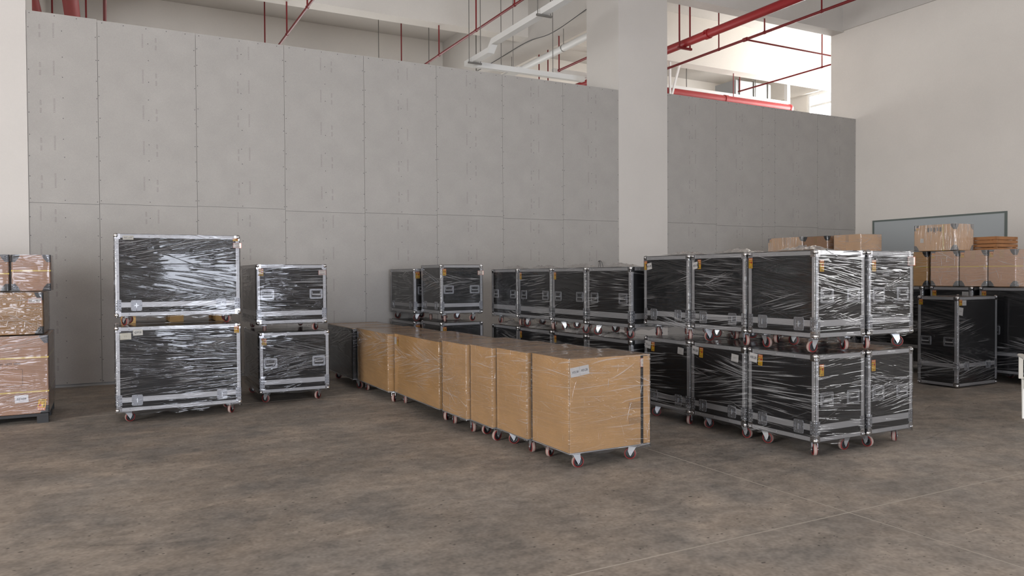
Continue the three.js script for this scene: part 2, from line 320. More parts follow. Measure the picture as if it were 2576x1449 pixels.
{
  const wb = structGroup('wall_back'), S = -0.052, cols = [[-0.857, S]], screws = [];
  for (let k = 0; k < 7; k++) cols.push([S + 1.22 * k, S + 1.22 * (k + 1)]);
  cols.push([9.64, 10.9], [10.9, 12.18], [12.18, 12.55], [12.55, 13.85], [13.85, 15.1]);
  cols.forEach(([x0, x1], c) => {
    const top = c > 7 ? 4.95 : TOP + (c === 0 ? 0.01 : 0), mid = 2.441 + (c % 3 - 1) * 0.012;
    for (const [y0, y1, row] of [[0.04, mid, 0], [mid, top, 1]]) {
      const e = 0.002, g = bx(x0 + e, x1 - e, y0 + e, y1 - (row ? 0 : e), ZW - 0.012, ZW + ((c * 7 + row * 3) % 4) * 0.0008), p = g.attributes.position, uv = g.attributes.uv;
      for (let i = 0; i < p.count; i++) uv.setXY(i, x1 - x0 < 1 ? (p.getX(i) - x1) / 1.22 + 1 : (p.getX(i) - x0) / 1.22, (p.getY(i) - y0) / 2.44);
      mesh('plasterboard', g, boardTex[(c + row) % 2], wb);
      for (let y = y0 + 0.06; y < y1; y += 0.27) for (const u of [0.018, (x1 - x0) / 2, x1 - x0 - 0.018]) if (rnd() < 0.93) screws.push([x0 + u + rr(-0.006, 0.006), y + rr(-0.04, 0.04)]);
    }
    for (let x = x0 + 0.05; x < x1; x += 0.26) screws.push([x + rr(-0.03, 0.03), top - 0.03]);
  });
  mesh('stud_frame', [bx(-0.857, 8.487, 0.0, TOP - 0.02, ZW - 0.1, ZW - 0.028), bx(9.64, 15.1, 0.0, 4.93, ZW - 0.1, ZW - 0.028)], M.stud, wb);
  mesh('floor_track', [bx(-0.857, 8.487, 0, 0.03, ZW - 0.028, ZW - 0.02), bx(9.64, 15.1, 0, 0.03, ZW - 0.028, ZW - 0.02)], M.stud, wb);
  const sc = new THREE.InstancedMesh(new THREE.CylinderGeometry(0.0055, 0.0055, 0.003, 8).rotateX(Math.PI / 2), M.cable, screws.length), m4 = new THREE.Matrix4();
  screws.forEach(([x, y], i) => sc.setMatrixAt(i, m4.makeTranslation(x, y, ZW + 0.0035))); sc.name = 'screw_heads'; sc.userData.kind = 'stuff'; wb.add(sc);
}

// ------------------------------------------------------------------ flight cases
const T = 0.003, LEG = 0.036;
function rrect(w, h, r) { const s = new THREE.Shape(); s.moveTo(-w / 2 + r, -h / 2); s.lineTo(w / 2 - r, -h / 2); s.quadraticCurveTo(w / 2, -h / 2, w / 2, -h / 2 + r); s.lineTo(w / 2, h / 2 - r); s.quadraticCurveTo(w / 2, h / 2, w / 2 - r, h / 2); s.lineTo(-w / 2 + r, h / 2); s.quadraticCurveTo(-w / 2, h / 2, -w / 2, h / 2 - r); s.lineTo(-w / 2, -h / 2 + r); s.quadraticCurveTo(-w / 2, -h / 2, -w / 2 + r, -h / 2); return s; }
function plate(w, h, r, t, hole) { const s = rrect(w, h, r); if (hole) s.holes.push(rrect(hole[0], hole[1], hole[2])); return new THREE.ExtrudeGeometry(s, { depth: t, bevelEnabled: true, bevelThickness: 0.001, bevelSize: 0.001, bevelSegments: 1, curveSegments: 3 }); }
const dot = (x, y, z, r = 0.005) => { const g = new THREE.SphereGeometry(r, 6, 4); g.translate(x, y, z); return g; };
const HW = (() => {   // hardware geometry shared by every case, modelled on a face pointing to +z at z = 0
  const ring = (w, h) => { const l = []; for (const sx of [-1, 0, 1]) for (const sy of [-1, 0, 1]) if (sx || sy) l.push(dot(sx * (w / 2 - 0.008), sy * (h / 2 - 0.008), 0.004, 0.0045)); return l; };
  const latch = merge([plate(0.098, 0.108, 0.014, 0.003, [0.066, 0.076, 0.01]), ...ring(0.098, 0.108)]);
  const dish = merge([plate(0.066, 0.076, 0.01, 0.001)]);
  const key = merge([cyl(0.017, 0.006, 'z', 14, 0, 0, 0.005), bx(-0.004, 0.004, -0.022, 0.022, 0.004, 0.011), bx(-0.02, 0.02, -0.004, 0.004, 0.004, 0.009)]);
  const handle = merge([plate(0.15, 0.116, 0.016, 0.003, [0.112, 0.078, 0.008]), ...ring(0.15, 0.116)]);
  const hdish = merge([plate(0.112, 0.078, 0.008, 0.001)]);
  const grip = merge([cyl(0.0085, 0.096, 'x', 10, 0, -0.006, 0.006), bx(-0.05, -0.044, -0.006, 0.028, 0.002, 0.008), bx(0.044, 0.05, -0.006, 0.028, 0.002, 0.008)]);
  return { latch, dish, key, handle, hdish, grip };
})();
const casterGeo = (H) => {
  const R = 0.0475, fork = new THREE.Shape(); fork.moveTo(-0.03, 0); fork.lineTo(0.032, 0); fork.lineTo(0.038, -0.04 - (H - 0.125)); fork.lineTo(0.028, -(H - R) + 0.008); fork.lineTo(0.017, -(H - R) - 0.004); fork.lineTo(0.006, -(H - R) + 0.016);
  const side = (z) => { const g = new THREE.ExtrudeGeometry(fork, { depth: 0.003, bevelEnabled: false }); g.translate(0, -0.016, z); return g; };
  const bracket = merge([bx(-0.05, 0.05, -0.004, 0, -0.042, 0.042), cyl(0.03, 0.012, 'y', 16, 0, -0.01, 0), bx(-0.034, 0.034, -0.02, -0.015, -0.023, 0.023), side(-0.023), side(0.02), cyl(0.007, 0.056, 'z', 8, 0.022, -(H - R), 0)]);
  const prof = (r0, r1, hw) => [new THREE.Vector2(r0, -hw), new THREE.Vector2(r1 - 0.004, -hw), new THREE.Vector2(r1, -hw + 0.004), new THREE.Vector2(r1, hw - 0.004), new THREE.Vector2(r1 - 0.004, hw), new THREE.Vector2(r0, hw), new THREE.Vector2(r0, -hw)];
  const lathe = (r0, r1, hw) => { const g = new THREE.LatheGeometry(prof(r0, r1, hw), 22); g.rotateX(Math.PI / 2); g.translate(0.022, -(H - R), 0); return g; };
  return { bracket, tread: lathe(0.042, R, 0.0135), tyre: lathe(0.0365, 0.0455, 0.0165), hub: merge([lathe(0.012, 0.0372, 0.0145), cyl(0.013, 0.036, 'z', 12, 0.022, -(H - R), 0)]) };
};
const cache = new Map();
const cached = (k, f) => { if (!cache.has(k)) cache.set(k, f()); return cache.get(k); };
function addCaster(parent, H, x, y, z, turn, red) {
  const g = cached('caster' + H, () => casterGeo(H));
  const c = mesh('caster', g.bracket, M.zinc, parent); c.position.set(x, y, z); c.rotation.y = turn;
  mesh('wheel_tread', g.tread, M.tread, c); mesh('wheel_tyre', g.tyre, M.redRubber, c); mesh('wheel_hub', g.hub, M.hub, c);
}
function facePlace(o, face, u, y, w, d, out) {     // u runs to the right as seen from outside
  const p = { 'z+': [u, y, d / 2 + out, 0], 'z-': [-u, y, -d / 2 - out, Math.PI], 'x-': [-w / 2 - out, y, u, -Math.PI / 2], 'x+': [w / 2 + out, y, -u, Math.PI / 2] }[face];
  o.position.set(p[0], p[1], p[2]); o.rotation.y = p[3];
}
function wrapGeo(w, y0, y1, d, { off = 0.009, amp = 0.004, hem = 0.03, cell = 0.055, top = true, r = 0.02 } = {}) {
  const topOff = 0.004;
  const hw = w / 2 + off, hd = d / 2 + off, pts = [], uo = rr(0, 20), vo = rr(0, 20), no = rr(0, 99);
  const side = (ax, az, bx_, bz, nx, nz) => { const L = Math.hypot(bx_ - ax, bz - az), n = Math.max(4, Math.ceil(L / cell)); for (let i = 0; i < n; i++) { const t = i / n; pts.push([ax + (bx_ - ax) * t, az + (bz - az) * t, nx, nz]); } };
  side(-hw + r, hd, hw - r, hd, 0, 1); pts.push([hw - r, hd, 0.1, 0.99], [hw - r * 0.3, hd - r * 0.3, 0.7, 0.7]);
  side(hw, hd - r, hw, -hd + r, 1, 0); pts.push([hw, -hd + r, 0.99, -0.1], [hw - r * 0.3, -hd + r * 0.3, 0.7, -0.7]);
  side(hw - r, -hd, -hw + r, -hd, 0, -1); pts.push([-hw + r, -hd, -0.1, -0.99], [-hw + r * 0.3, -hd + r * 0.3, -0.7, -0.7]);
  side(-hw, -hd + r, -hw, hd - r, -1, 0); pts.push([-hw, hd - r, -0.99, 0.1], [-hw + r * 0.3, hd - r * 0.3, -0.7, 0.7]);
  pts.push(pts[0]);
  const rows = Math.ceil((y1 - y0) / cell), pos = [], uv = [], idx = [], n = pts.length;
  let s = 0; const us = pts.map((p, i) => { if (i) s += Math.hypot(p[0] - pts[i - 1][0], p[1] - pts[i - 1][1]); return s; });
  for (let j = 0; j <= rows; j++) for (let i = 0; i < n; i++) {
    const p = pts[i], t = j / rows, ii = i === n - 1 ? 0 : i, edge = Math.min(1, j / 1.5) * Math.min(1, (rows - j) / 1.5);
    const q = amp * (0.5 + 0.8 * perlin.noise(us[ii] * 3 + no, t * (y1 - y0) * 16, no)) * (0.35 + 0.65 * edge);
    let y = y0 + (y1 + topOff - y0) * t;
    if (j === 0) y -= hem * Math.max(0, 0.25 + perlin.noise(us[ii] * 6, no, 3) * 1.1);
    pos.push(p[0] + p[2] * q, y, p[1] + p[3] * q); uv.push(us[i] + uo, y + vo);
  }
  for (let j = 0; j < rows; j++) for (let i = 0; i < n - 1; i++) { const a = j * n + i; idx.push(a, a + 1, a + n, a + 1, a + n + 1, a + n); }
  if (top) {
    const base = pos.length / 3, nx = Math.max(4, Math.ceil(w / 0.05)), nz = Math.max(4, Math.ceil(d / 0.05));
    for (let j = 0; j <= nz; j++) for (let i = 0; i <= nx; i++) {
      const e = i === 0 || j === 0 || i === nx || j === nz; let x = -hw + 2 * hw * i / nx, z = -hd + 2 * hd * j / nz;
      if (e) { x *= (hw - 0.004) / hw; z *= (hd - 0.004) / hd; }
      pos.push(x, y1 + topOff + (e ? -0.002 : Math.abs(perlin.noise(x * 9 + no, z * 9, 7)) * amp * 1.2), z); uv.push(x + uo, z + vo);
    }
    for (let j = 0; j < nz; j++) for (let i = 0; i < nx; i++) { const a = base + j * (nx + 1) + i; idx.push(a, a + nx + 1, a + 1, a + 1, a + nx + 1, a + nx + 2); }
  }
  const g = new THREE.BufferGeometry(); g.setAttribute('position', new THREE.Float32BufferAttribute(pos, 3)); g.setAttribute('uv', new THREE.Float32BufferAttribute(uv, 2)); g.setIndex(idx); g.computeVertexNormals();
  return g;
}
/* a black laminate flight case with aluminium edges; origin at the middle of its base on the floor */
function flightCase(label, { w, h, d, caster = 0.125, band = 0.088, bandH = 0.05, handles = ['z+'], hy = 0.33, hu = 0.27, latches = ['x-'], lu = 0.27, wrap = 'stretch', wheels = true, hem = 0.03, x, y = 0, z, turn = 0, group, name = 'flight_case', hx = [] }) {
  const o = thing(name, label, 'flight case', [x, y, z], turn, group), y0 = caster, y1 = caster + h, key = [w, h, d, caster, band].join();
  const G = cached('case' + key, () => {
    const hw = w / 2, hd = d / 2, i = T;
    const panels = [bx(-hw + i, hw - i, y0 + i, y1 - i, hd - i - 0.009, hd - i), bx(-hw + i, hw - i, y0 + i, y1 - i, -hd + i, -hd + i + 0.009), bx(-hw + i, -hw + i + 0.009, y0 + i, y1 - i, -hd + 0.012, hd - 0.012), bx(hw - i - 0.009, hw - i, y0 + i, y1 - i, -hd + 0.012, hd - 0.012), bx(-hw + 0.012, hw - 0.012, y1 - i - 0.009, y1 - i, -hd + 0.012, hd - 0.012), bx(-hw + 0.012, hw - 0.012, y0 + i, y0 + i + 0.009, -hd + 0.012, hd - 0.012)];
    const trims = [], L = LEG;
    for (const sx of [-1, 1]) for (const sz of [-1, 1]) {       // uprights
      const X = (a, b) => sx > 0 ? [hw - b, hw - a] : [-hw + a, -hw + b], Z = (a, b) => sz > 0 ? [hd - b, hd - a] : [-hd + a, -hd + b], l = [bx(...X(0, L), y0, y1, ...Z(0, T)), bx(...X(0, T), y0, y1, ...Z(0, L))];
      for (let y = y0 + 0.08; y < y1; y += 0.16) l.push(dot(sx * (hw - L * 0.62), y, sz * hd), dot(sx * hw, y, sz * (hd - L * 0.62)));
      trims.push(merge(l));
    }
    for (const top of [0, 1]) {
      const Y = (a, b) => top ? [y1 - b, y1 - a] : [y0 + a, y0 + b], yr = top ? y1 - L * 0.62 : y0 + L * 0.62;
      for (const s of [-1, 1]) {
        const Z = (a, b) => s > 0 ? [hd - b, hd - a] : [-hd + a, -hd + b], X = (a, b) => s > 0 ? [hw - b, hw - a] : [-hw + a, -hw + b];
        const lx = [bx(-hw + L, hw - L, ...Y(0, L), ...Z(0, T)), bx(-hw + L, hw - L, ...Y(0, T), ...Z(0, L))], lz = [bx(...X(0, T), ...Y(0, L), -hd + L, hd - L), bx(...X(0, L), ...Y(0, T), -hd + L, hd - L)];
        for (let u = -hw + 0.12; u < hw - 0.06; u += 0.19) lx.push(dot(u, yr, s * hd));
        for (let u = -hd + 0.12; u < hd - 0.06; u += 0.19) lz.push(dot(s * hw, yr, u));
        trims.push(merge(lx), merge(lz));
      }
    }
    const yb = y0 + band, bands = [bx(-hw + L, hw - L, yb, yb + bandH, hd - T, hd + 0.001), bx(-hw + L, hw - L, yb, yb + bandH, -hd - 0.001, -hd + T), bx(-hw - 0.001, -hw + T, yb, yb + bandH, -hd + L, hd - L), bx(hw - T, hw + 0.001, yb, yb + bandH, -hd + L, hd - L)];
    const braces = [], balls = [];
    for (const sx of [-1, 1]) for (const sz of [-1, 1]) {
      const l = [], W = 0.052, bz = sz * (hd + 0.0015), bxx = sx * (hw + 0.0015);
      l.push(bx(Math.min(sx * hw, sx * (hw - W)), Math.max(sx * hw, sx * (hw - W)), yb - 0.03, yb + bandH + 0.025, Math.min(bz, bz - sz * 0.0025), Math.max(bz, bz - sz * 0.0025)));
      l.push(bx(Math.min(bxx, bxx - sx * 0.0025), Math.max(bxx, bxx - sx * 0.0025), yb - 0.03, yb + bandH + 0.025, Math.min(sz * hd, sz * (hd - W)), Math.max(sz * hd, sz * (hd - W))));
      for (const yy of [yb - 0.018, yb + 0.012, yb + 0.042, yb + bandH + 0.012]) for (const q of [0.012, 0.04]) l.push(dot(sx * (hw - q), yy, bz, 0.0055), dot(bxx, yy, sz * (hd - q), 0.0055));
      braces.push(merge(l));
      for (const sy of [-1, 1]) {
        const cx = sx * (hw - 0.012), cz = sz * (hd - 0.012), cy = sy > 0 ? y1 - 0.012 : y0 + 0.012, s = new THREE.SphereGeometry(0.024, 14, 10); s.translate(cx, cy, cz);
        const e = 0.0018, q = 0.05, mm = (a, b) => [Math.min(a, b), Math.max(a, b)], top = sy > 0 ? y1 : y0;
        balls.push(merge([s, bx(...mm(sx * hw, sx * (hw - q)), ...mm(top, top - sy * q), ...mm(sz * (hd + e), sz * (hd - e))), bx(...mm(sx * (hw + e), sx * (hw - e)), ...mm(top, top - sy * q), ...mm(sz * hd, sz * (hd - q))), bx(...mm(sx * hw, sx * (hw - q)), ...mm(top + sy * e, top - sy * e), ...mm(sz * hd, sz * (hd - q)))]));
      }
    }
    return { panels, trims, bands, braces, balls };
  });
  G.panels.forEach((g) => mesh('panel', g, M.laminate, o));
  G.trims.forEach((g) => mesh('edge_trim', g, M.alu, o));
  G.bands.forEach((g) => mesh('lid_strip', g, M.alu, o));
  G.braces.forEach((g) => mesh('corner_brace', g, M.zinc, o));
  G.balls.forEach((g) => mesh('corner_ball', g, M.chrome, o));
  for (const f of handles) { const W = f[0] === 'z' ? w : d; for (const u of [-hu * W, hu * W]) { const m = mesh('handle', HW.handle, M.zinc, o); facePlace(m, f, u, y0 + hy, w, d, -T + 0.001); mesh('handle_dish', HW.hdish, M.darkSteel, m); mesh('handle_grip', HW.grip, M.zinc, m); } }
  for (const f of latches) { const W = f[0] === 'z' ? w : d; for (const u of [-lu * W, lu * W]) { const m = mesh('latch', HW.latch, M.zinc, o); facePlace(m, f, u, y0 + band + bandH * 0.35, w, d, 0.0015); mesh('latch_dish', HW.dish, M.zinc, m); mesh('latch_key', HW.key, M.zinc, m); } }
  if (wheels) for (const sx of [-1, 1]) for (const sz of [-1, 1]) addCaster(o, caster, sx * (w / 2 - 0.1), y0, sz * (d / 2 - 0.1), rr(-3.1, 3.1));
  if (wrap) mesh('plastic_wrap', wrapGeo(w, y0 - 0.005, y1, d, { hem }), film[wrap], o);
  o.userData.size = [w, h, d, caster];
  return o;
}
function caseSticker(o, name, mat, sw, sh, face, u, v, tilt = 0) {       // u from the left edge, v down from the top edge of that face, both in metres to the sticker's middle
  const [w, h, d, c] = o.userData.size, W = face[0] === 'z' ? w : d, m = mesh(name, new THREE.BoxGeometry(sw, sh, 0.0012), mat, o), s = new THREE.Object3D();
  facePlace(m, face, u - W / 2, c + h - v, w, d, 0.0045); m.rotation.order = 'YXZ'; m.rotation.z = tilt;
  return m;
}

function looseFilm(o, x, y, z, w, d, h) {       // a crumpled heap of slack film lying on a case
  const n = Math.max(8, Math.round(w / 0.022)), m = Math.max(6, Math.round(d / 0.022)), g = new THREE.PlaneGeometry(w, d, n, m), p = g.attributes.position, uv = g.attributes.uv, k = rr(0, 90);
  for (let i = 0; i < p.count; i++) {
    const a = p.getX(i), b = p.getY(i), e = Math.max(0, 1 - Math.pow(Math.abs(2 * a / w), 2.5)) * Math.max(0, 1 - Math.pow(Math.abs(2 * b / d), 2.5));
    const q = Math.abs(perlin.noise(a * 11 + k, b * 11, k)) + 0.55 * Math.abs(perlin.noise(a * 27 + k, b * 27, 3));
    p.setXYZ(i, a + 0.03 * perlin.noise(b * 14, k, a * 6), 0.003 + e * h * (0.35 + q), -b + 0.03 * perlin.noise(a * 14, k, b * 6)); uv.setXY(i, a * 1.6 + k, b * 1.6);
  }
  g.computeVertexNormals();
  const f = mesh('loose_film', g, film.crumpled, o); f.position.set(x, y, z); return f;
}
// right-hand block of twelve
const blockG = 'black wrapped cases in the right-hand block';
const colX = [5.182, 5.802], rowZ = [-4.478, -5.212, -5.925];
const place = [['nearest', 'front'], ['middle', 'middle'], ['farthest', 'rear']];
for (const tier of [0, 1]) for (const c of [0, 1]) for (const r of [0, 1, 2]) {
  const label = c === 0
    ? `black wrapped case, ${tier ? 'upper' : 'lower'} tier, ${place[r][0]} on the left side of right-hand block`
    : r === 0 ? `black wrapped case, ${tier ? 'upper' : 'lower'} tier, right one on front of right-hand block`
      : `black wrapped case inside the right-hand block, ${tier ? 'upper' : 'lower'} tier, ${place[r][1]} of right column`;
  const o = flightCase(label, { w: 0.575, h: 0.687, d: [0.705, 0.69, 0.68][r], x: colX[c] + (tier ? rr(-0.006, 0.006) : 0), y: tier * 0.822, z: rowZ[r], handles: r === 0 ? ['z+'] : [], latches: c === 0 ? ['x-'] : [], wrap: (r + c + tier) % 2 ? 'fan' : 'stretch', group: blockG });
  const d = o.userData.size[2];
  if (r === 0) caseSticker(o, 'fragile_sticker', P.fragile, 0.05, 0.095, 'z+', 0.065, 0.12);
  if (c === 0) {
    if (tier) { caseSticker(o, 'fragile_sticker', P.fragile, 0.045, 0.09, 'x-', r === 1 ? 0.11 : 0.03, 0.09); if (r) caseSticker(o, 'paper_label', P.hdl, 0.085, 0.065, 'x-', r === 2 ? 0.085 : 0.06, 0.1, 0.15); }
    else { caseSticker(o, 'paper_label', P.hdl, 0.09, 0.075, 'x-', 0.06, 0.075, -0.12); caseSticker(o, 'fragile_sticker', P.fragile, 0.05, 0.095, 'x-', 0.14, 0.09, -0.05); if (r) caseSticker(o, 'paper_slip', P.blank, 0.085, 0.065, 'x-', d - 0.12, 0.1, -0.1); }
  }
  if (tier && c === 0) looseFilm(o, -0.12, 0.125 + 0.687 + 0.008, 0.1, 0.3, 0.4, 0.04);
  if (tier && c === 1 && r === 0) caseSticker(o, 'pink_label', P.pinkNum, 0.1, 0.075, 'z+', 0.55, 0.08);
}
// the row of cases continuing behind the block
const rowG = 'black wrapped cases in the row behind the brown cases';
const nz = [[-6.42, -7.24], [-7.27, -8.0], [-8.03, -8.87], [-8.9, -9.66]], nth = ['first', 'second', 'third', 'fourth'];
for (const tier of [0, 1]) nz.forEach(([a, b], i) => {
  const o = flightCase(`black wrapped flight case, ${tier ? 'upper' : 'lower'} tier, ${nth[i]} going left from the right-hand block`, { w: 0.57, h: 0.635, d: a - b - 0.01, x: 5.125, y: tier * 0.77, z: (a + b) / 2, handles: ['x-'], hu: 0.33, hy: 0.3, latches: [], bandH: 0.06, wrap: i % 2 ? 'fan' : 'stretch', hem: 0.05, group: rowG });
  if (i === 1 || i === 2) caseSticker(o, 'fragile_sticker', P.fragile, 0.05, 0.09, 'x-', 0.06, 0.09);
  if (tier) { looseFilm(o, -0.14, 0.125 + 0.635 + 0.008, 0.05, 0.26, 0.42, 0.045); looseFilm(o, -0.2, 0.001, 0, 0.2, 0.5, 0.06); }
});
// the two stacks by the wall, centre
const midG = 'black wrapped cases by the plasterboard wall';
for (const tier of [0, 1]) {
  const a = flightCase(`black wrapped flight case with two handles facing us, ${tier ? 'upper' : 'lower'} one of centre stack`, { w: 0.64, h: 0.672, d: 0.72, caster: 0.122, x: 4.4, y: tier * 0.803, z: -10.08, handles: ['z+'], hu: 0.31, latches: ['x-'], wrap: 'fan', group: midG });
  caseSticker(a, 'fragile_sticker', P.fragile, 0.055, 0.095, 'z+', 0.055, 0.1);
  if (tier) caseSticker(a, 'pink_label', P.pinkNum, 0.09, 0.06, 'z+', 0.61, 0.11);
  const b = flightCase(`black wrapped flight case against the wall, ${tier ? 'upper' : 'lower'} one, left of centre stack`, { w: 0.6, h: 0.645, d: 1.02, x: 4.29, y: tier * 0.779, z: -11.03, handles: ['z+'], latches: ['x-'], lu: 0.36, wrap: 'stretch', group: midG });
  caseSticker(b, 'fragile_sticker', P.fragile, 0.07, 0.1, 'z+', 0.06, 0.09);
  if (tier) caseSticker(b, 'paper_slip', P.blank, 0.05, 0.05, 'x-', 0.03, 0.07);
}
// left pair: the wide cases
{
  const lo = flightCase('wide black wrapped flight case with two paper labels, lower one of the left pair', { w: 1.172, h: 0.838, d: 0.6, caster: 0.12, x: 0.671, z: -8.76, handles: ['x-'], latches: ['z+'], lu: 0.34, wrap: 'stretch', hem: 0.07, turn: -0.012 });
  caseSticker(lo, 'faded_label', P.faded, 0.1, 0.065, 'z+', 0.09, 0.09, 0.02); caseSticker(lo, 'paper_label', P.q312, 0.088, 0.06, 'z+', 0.2, 0.055, 0.03); caseSticker(lo, 'fragile_sticker', P.fragile, 0.05, 0.075, 'z+', 1.135, 0.06);
  const up = flightCase('wide black wrapped flight case with torn film, upper one of the left pair', { w: 1.168, h: 0.815, d: 0.6, caster: 0.1, x: 0.672, y: 0.967, z: -8.76, handles: ['x-'], latches: ['z+'], lu: 0.34, wrap: 'fan', hem: 0.04, turn: -0.006 });
  caseSticker(up, 'handwritten_label', P.hand, 0.095, 0.04, 'z+', 0.12, 0.035); caseSticker(up, 'fragile_sticker', P.fragile, 0.055, 0.03, 'z+', 1.13, 0.04); caseSticker(up, 'pink_label', P.pink, 0.085, 0.055, 'z+', 1.148, 0.1);
  const back = flightCase('black flight case hidden behind the lower wide case, carrying a pallet', { w: 1.1, h: 0.82, d: 0.7, caster: 0.12, x: 0.7, z: -9.62, handles: [], latches: [], wrap: 'stretch' });
  const pal = thing('wooden_pallet', 'pale wooden pallet glimpsed between the two wide cases', 'pallet', [0.7, 0.952, -9.6]);
  for (let k = 0; k < 5; k++) mesh('deck_board', bx(-0.55, 0.55, 0.1, 0.12, -0.34 + k * 0.145, -0.24 + k * 0.145), M.wood, pal);
  for (const x of [-0.48, 0, 0.48]) { for (const zz of [-0.28, 0, 0.28]) mesh('block', bx(x - 0.07, x + 0.07, 0.02, 0.1, zz - 0.06, zz + 0.06), M.wood, pal); mesh('bottom_board', bx(x - 0.07, x + 0.07, 0, 0.02, -0.34, 0.34), M.wood, pal); }
}
// second left pair
{
  const lo = flightCase('black wrapped flight case with two handles, lower one beside the left pair', { w: 0.79, h: 0.683, d: 1.06, x: 1.93, z: -9.49, handles: ['z+'], hu: 0.35, hy: 0.335, latches: [], wrap: 'fan', bandH: 0.055 });
  caseSticker(lo, 'fragile_sticker', P.fragile, 0.055, 0.08, 'z+', 0.05, 0.1);
  const up = flightCase('black wrapped flight case with two handles, upper one beside the left pair', { w: 0.79, h: 0.674, d: 1.06, caster: 0.095, x: 1.905, y: 0.817, z: -9.49, handles: ['z+'], hu: 0.35, hy: 0.335, latches: [], wrap: 'stretch', bandH: 0.055 });
  caseSticker(up, 'fragile_sticker', P.fragile, 0.055, 0.085, 'z+', 0.05, 0.085); caseSticker(up, 'pink_label', P.pink, 0.09, 0.055, 'z+', 0.745, 0.09);
}
// tall case standing on the floor at the right
{
  const t = flightCase('tall black wrapped flight case standing on the floor by the right wall stack', { w: 0.85, h: 1.125, d: 0.52, caster: 0.02, band: 0.235, bandH: 0.05, x: 9.795, z: -6.01, handles: ['x-'], hy: 0.56, hu: 0.3, latches: ['z+'], wheels: false, wrap: 'fan', hem: 0 });
  mesh('skid', [bx(-0.3, 0.3, 0, 0.022, -0.22, -0.16), bx(-0.3, 0.3, 0, 0.022, 0.16, 0.22)], M.blackPlastic, t);
  caseSticker(t, 'fragile_sticker', P.fragile, 0.055, 0.075, 'x-', 0.04, 0.07); caseSticker(t, 'fragile_sticker', P.fragile, 0.065, 0.075, 'z+', 0.06, 0.07); caseSticker(t, 'paper_slip', P.blank, 0.085, 0.065, 'z+', 0.135, 0.075); caseSticker(t, 'paper_slip', P.blank, 0.1, 0.1, 'z+', 0.06, 0.18, -0.15);
}
const qz = [[-4.7, -6.05], [-6.15, -6.74], [-6.86, -7.86], [-7.98, -8.98], [-9.1, -10.1]], qn = ['nearest to us', 'second', 'third', 'fourth', 'farthest'];
qz.forEach(([a, b], i) => {
  const o = flightCase(`long black wrapped case under the right-hand cardboard boxes, ${qn[i]} of five`, { w: 0.7, h: 1.12, d: a - b, caster: 0.13, band: 0.23, bandH: 0.045, x: 10.7, z: (a + b) / 2, handles: ['x-'], hy: 0.56, hu: 0.36, latches: [], wrap: i % 2 ? 'stretch' : 'fan', hem: 0.04, group: 'long black cases by the right wall' });
  if (i < 3) caseSticker(o, 'fragile_sticker', P.fragile, 0.06, 0.09, 'x-', i === 1 ? 0.06 : 0.06, 0.09);
  if (i === 1) caseSticker(o, 'paper_slip', P.blank, 0.09, 0.06, 'x-', 0.5, 0.09);
});
mesh('wooden_skid', bx(0, 0.1, 0, 0.1, -0.9, 0), printMat('stencilled_skid', 512, 64, (x, w, h) => { x.fillStyle = '#7a4a38'; x.fillRect(0, 0, w, h); x.fillStyle = '#1c1412'; x.font = 'bold 44px sans-serif'; x.textBaseline = 'middle'; x.fillText('INALYSIS', 40, h / 2); }));
{ const s = scene.children[scene.children.length - 1]; s.position.set(10.215, 0, -4.5); tag(s, 'reddish wooden skid with black stencilled letters at the right edge of the picture', 'skid'); const uv = s.geometry.attributes.uv, p = s.geometry.attributes.position; for (let i = 0; i < uv.count; i++) uv.setXY(i, (p.getZ(i) + 0.9) / 0.9, p.getY(i) / 0.1); }

// ------------------------------------------------------------------ the brown row: cases clad in cardboard on castors
const brownG = 'cardboard-clad cases in the brown row';
function cladCase(label, { x, z, d, w = 0.7, top = 0.825, turn = 0, wrap = 'crinkle', tape = false, dark = false }) {
  const o = thing('cardboard_clad_case', label, 'wrapped case', [x, 0, z], turn, brownG), y0 = 0.135, c = 0.125;
  mesh('inner_case', bx(-w / 2 + 0.012, w / 2 - 0.012, c, top - 0.012, -d / 2 + 0.012, d / 2 - 0.012), M.laminate, o);
  const side = dark ? M.laminate : M.card;
  mesh('base_trim', [bx(-w / 2, w / 2, c, c + 0.008, -d / 2, d / 2)], M.alu, o);
  mesh('cardboard_sheet', bx(-w / 2, -w / 2 + 0.006, y0, top, -d / 2 + 0.004, d / 2), side, o);
  mesh('cardboard_sheet', bx(w / 2 - 0.006, w / 2, y0, top, -d / 2 + 0.004, d / 2), side, o);
  mesh('cardboard_sheet', bx(-w / 2, w / 2 - (tape ? 0.087 : 0), y0, top, d / 2 - 0.004, d / 2 + 0.002), side, o);
  mesh('cardboard_top', bx(-w / 2 - 0.002, w / 2 + 0.002, top, top + 0.006, -d / 2, d / 2), M.card, o);
  for (const sx of [-1, 1]) for (const sz of [-1, 1]) addCaster(o, c, sx * (w / 2 - 0.1), c, sz * (d / 2 - 0.08), rr(-3.1, 3.1));
  mesh('plastic_wrap', wrapGeo(w + 0.004, y0 - 0.005, top + 0.006, d, { off: tape ? 0.009 : 0.004, amp: 0.003, hem: 0.03, r: 0.012, cell: tape ? 0.035 : 0.055 }), film[wrap], o);
  o.userData.size = [w, top - c, d, c];
  return o;
}
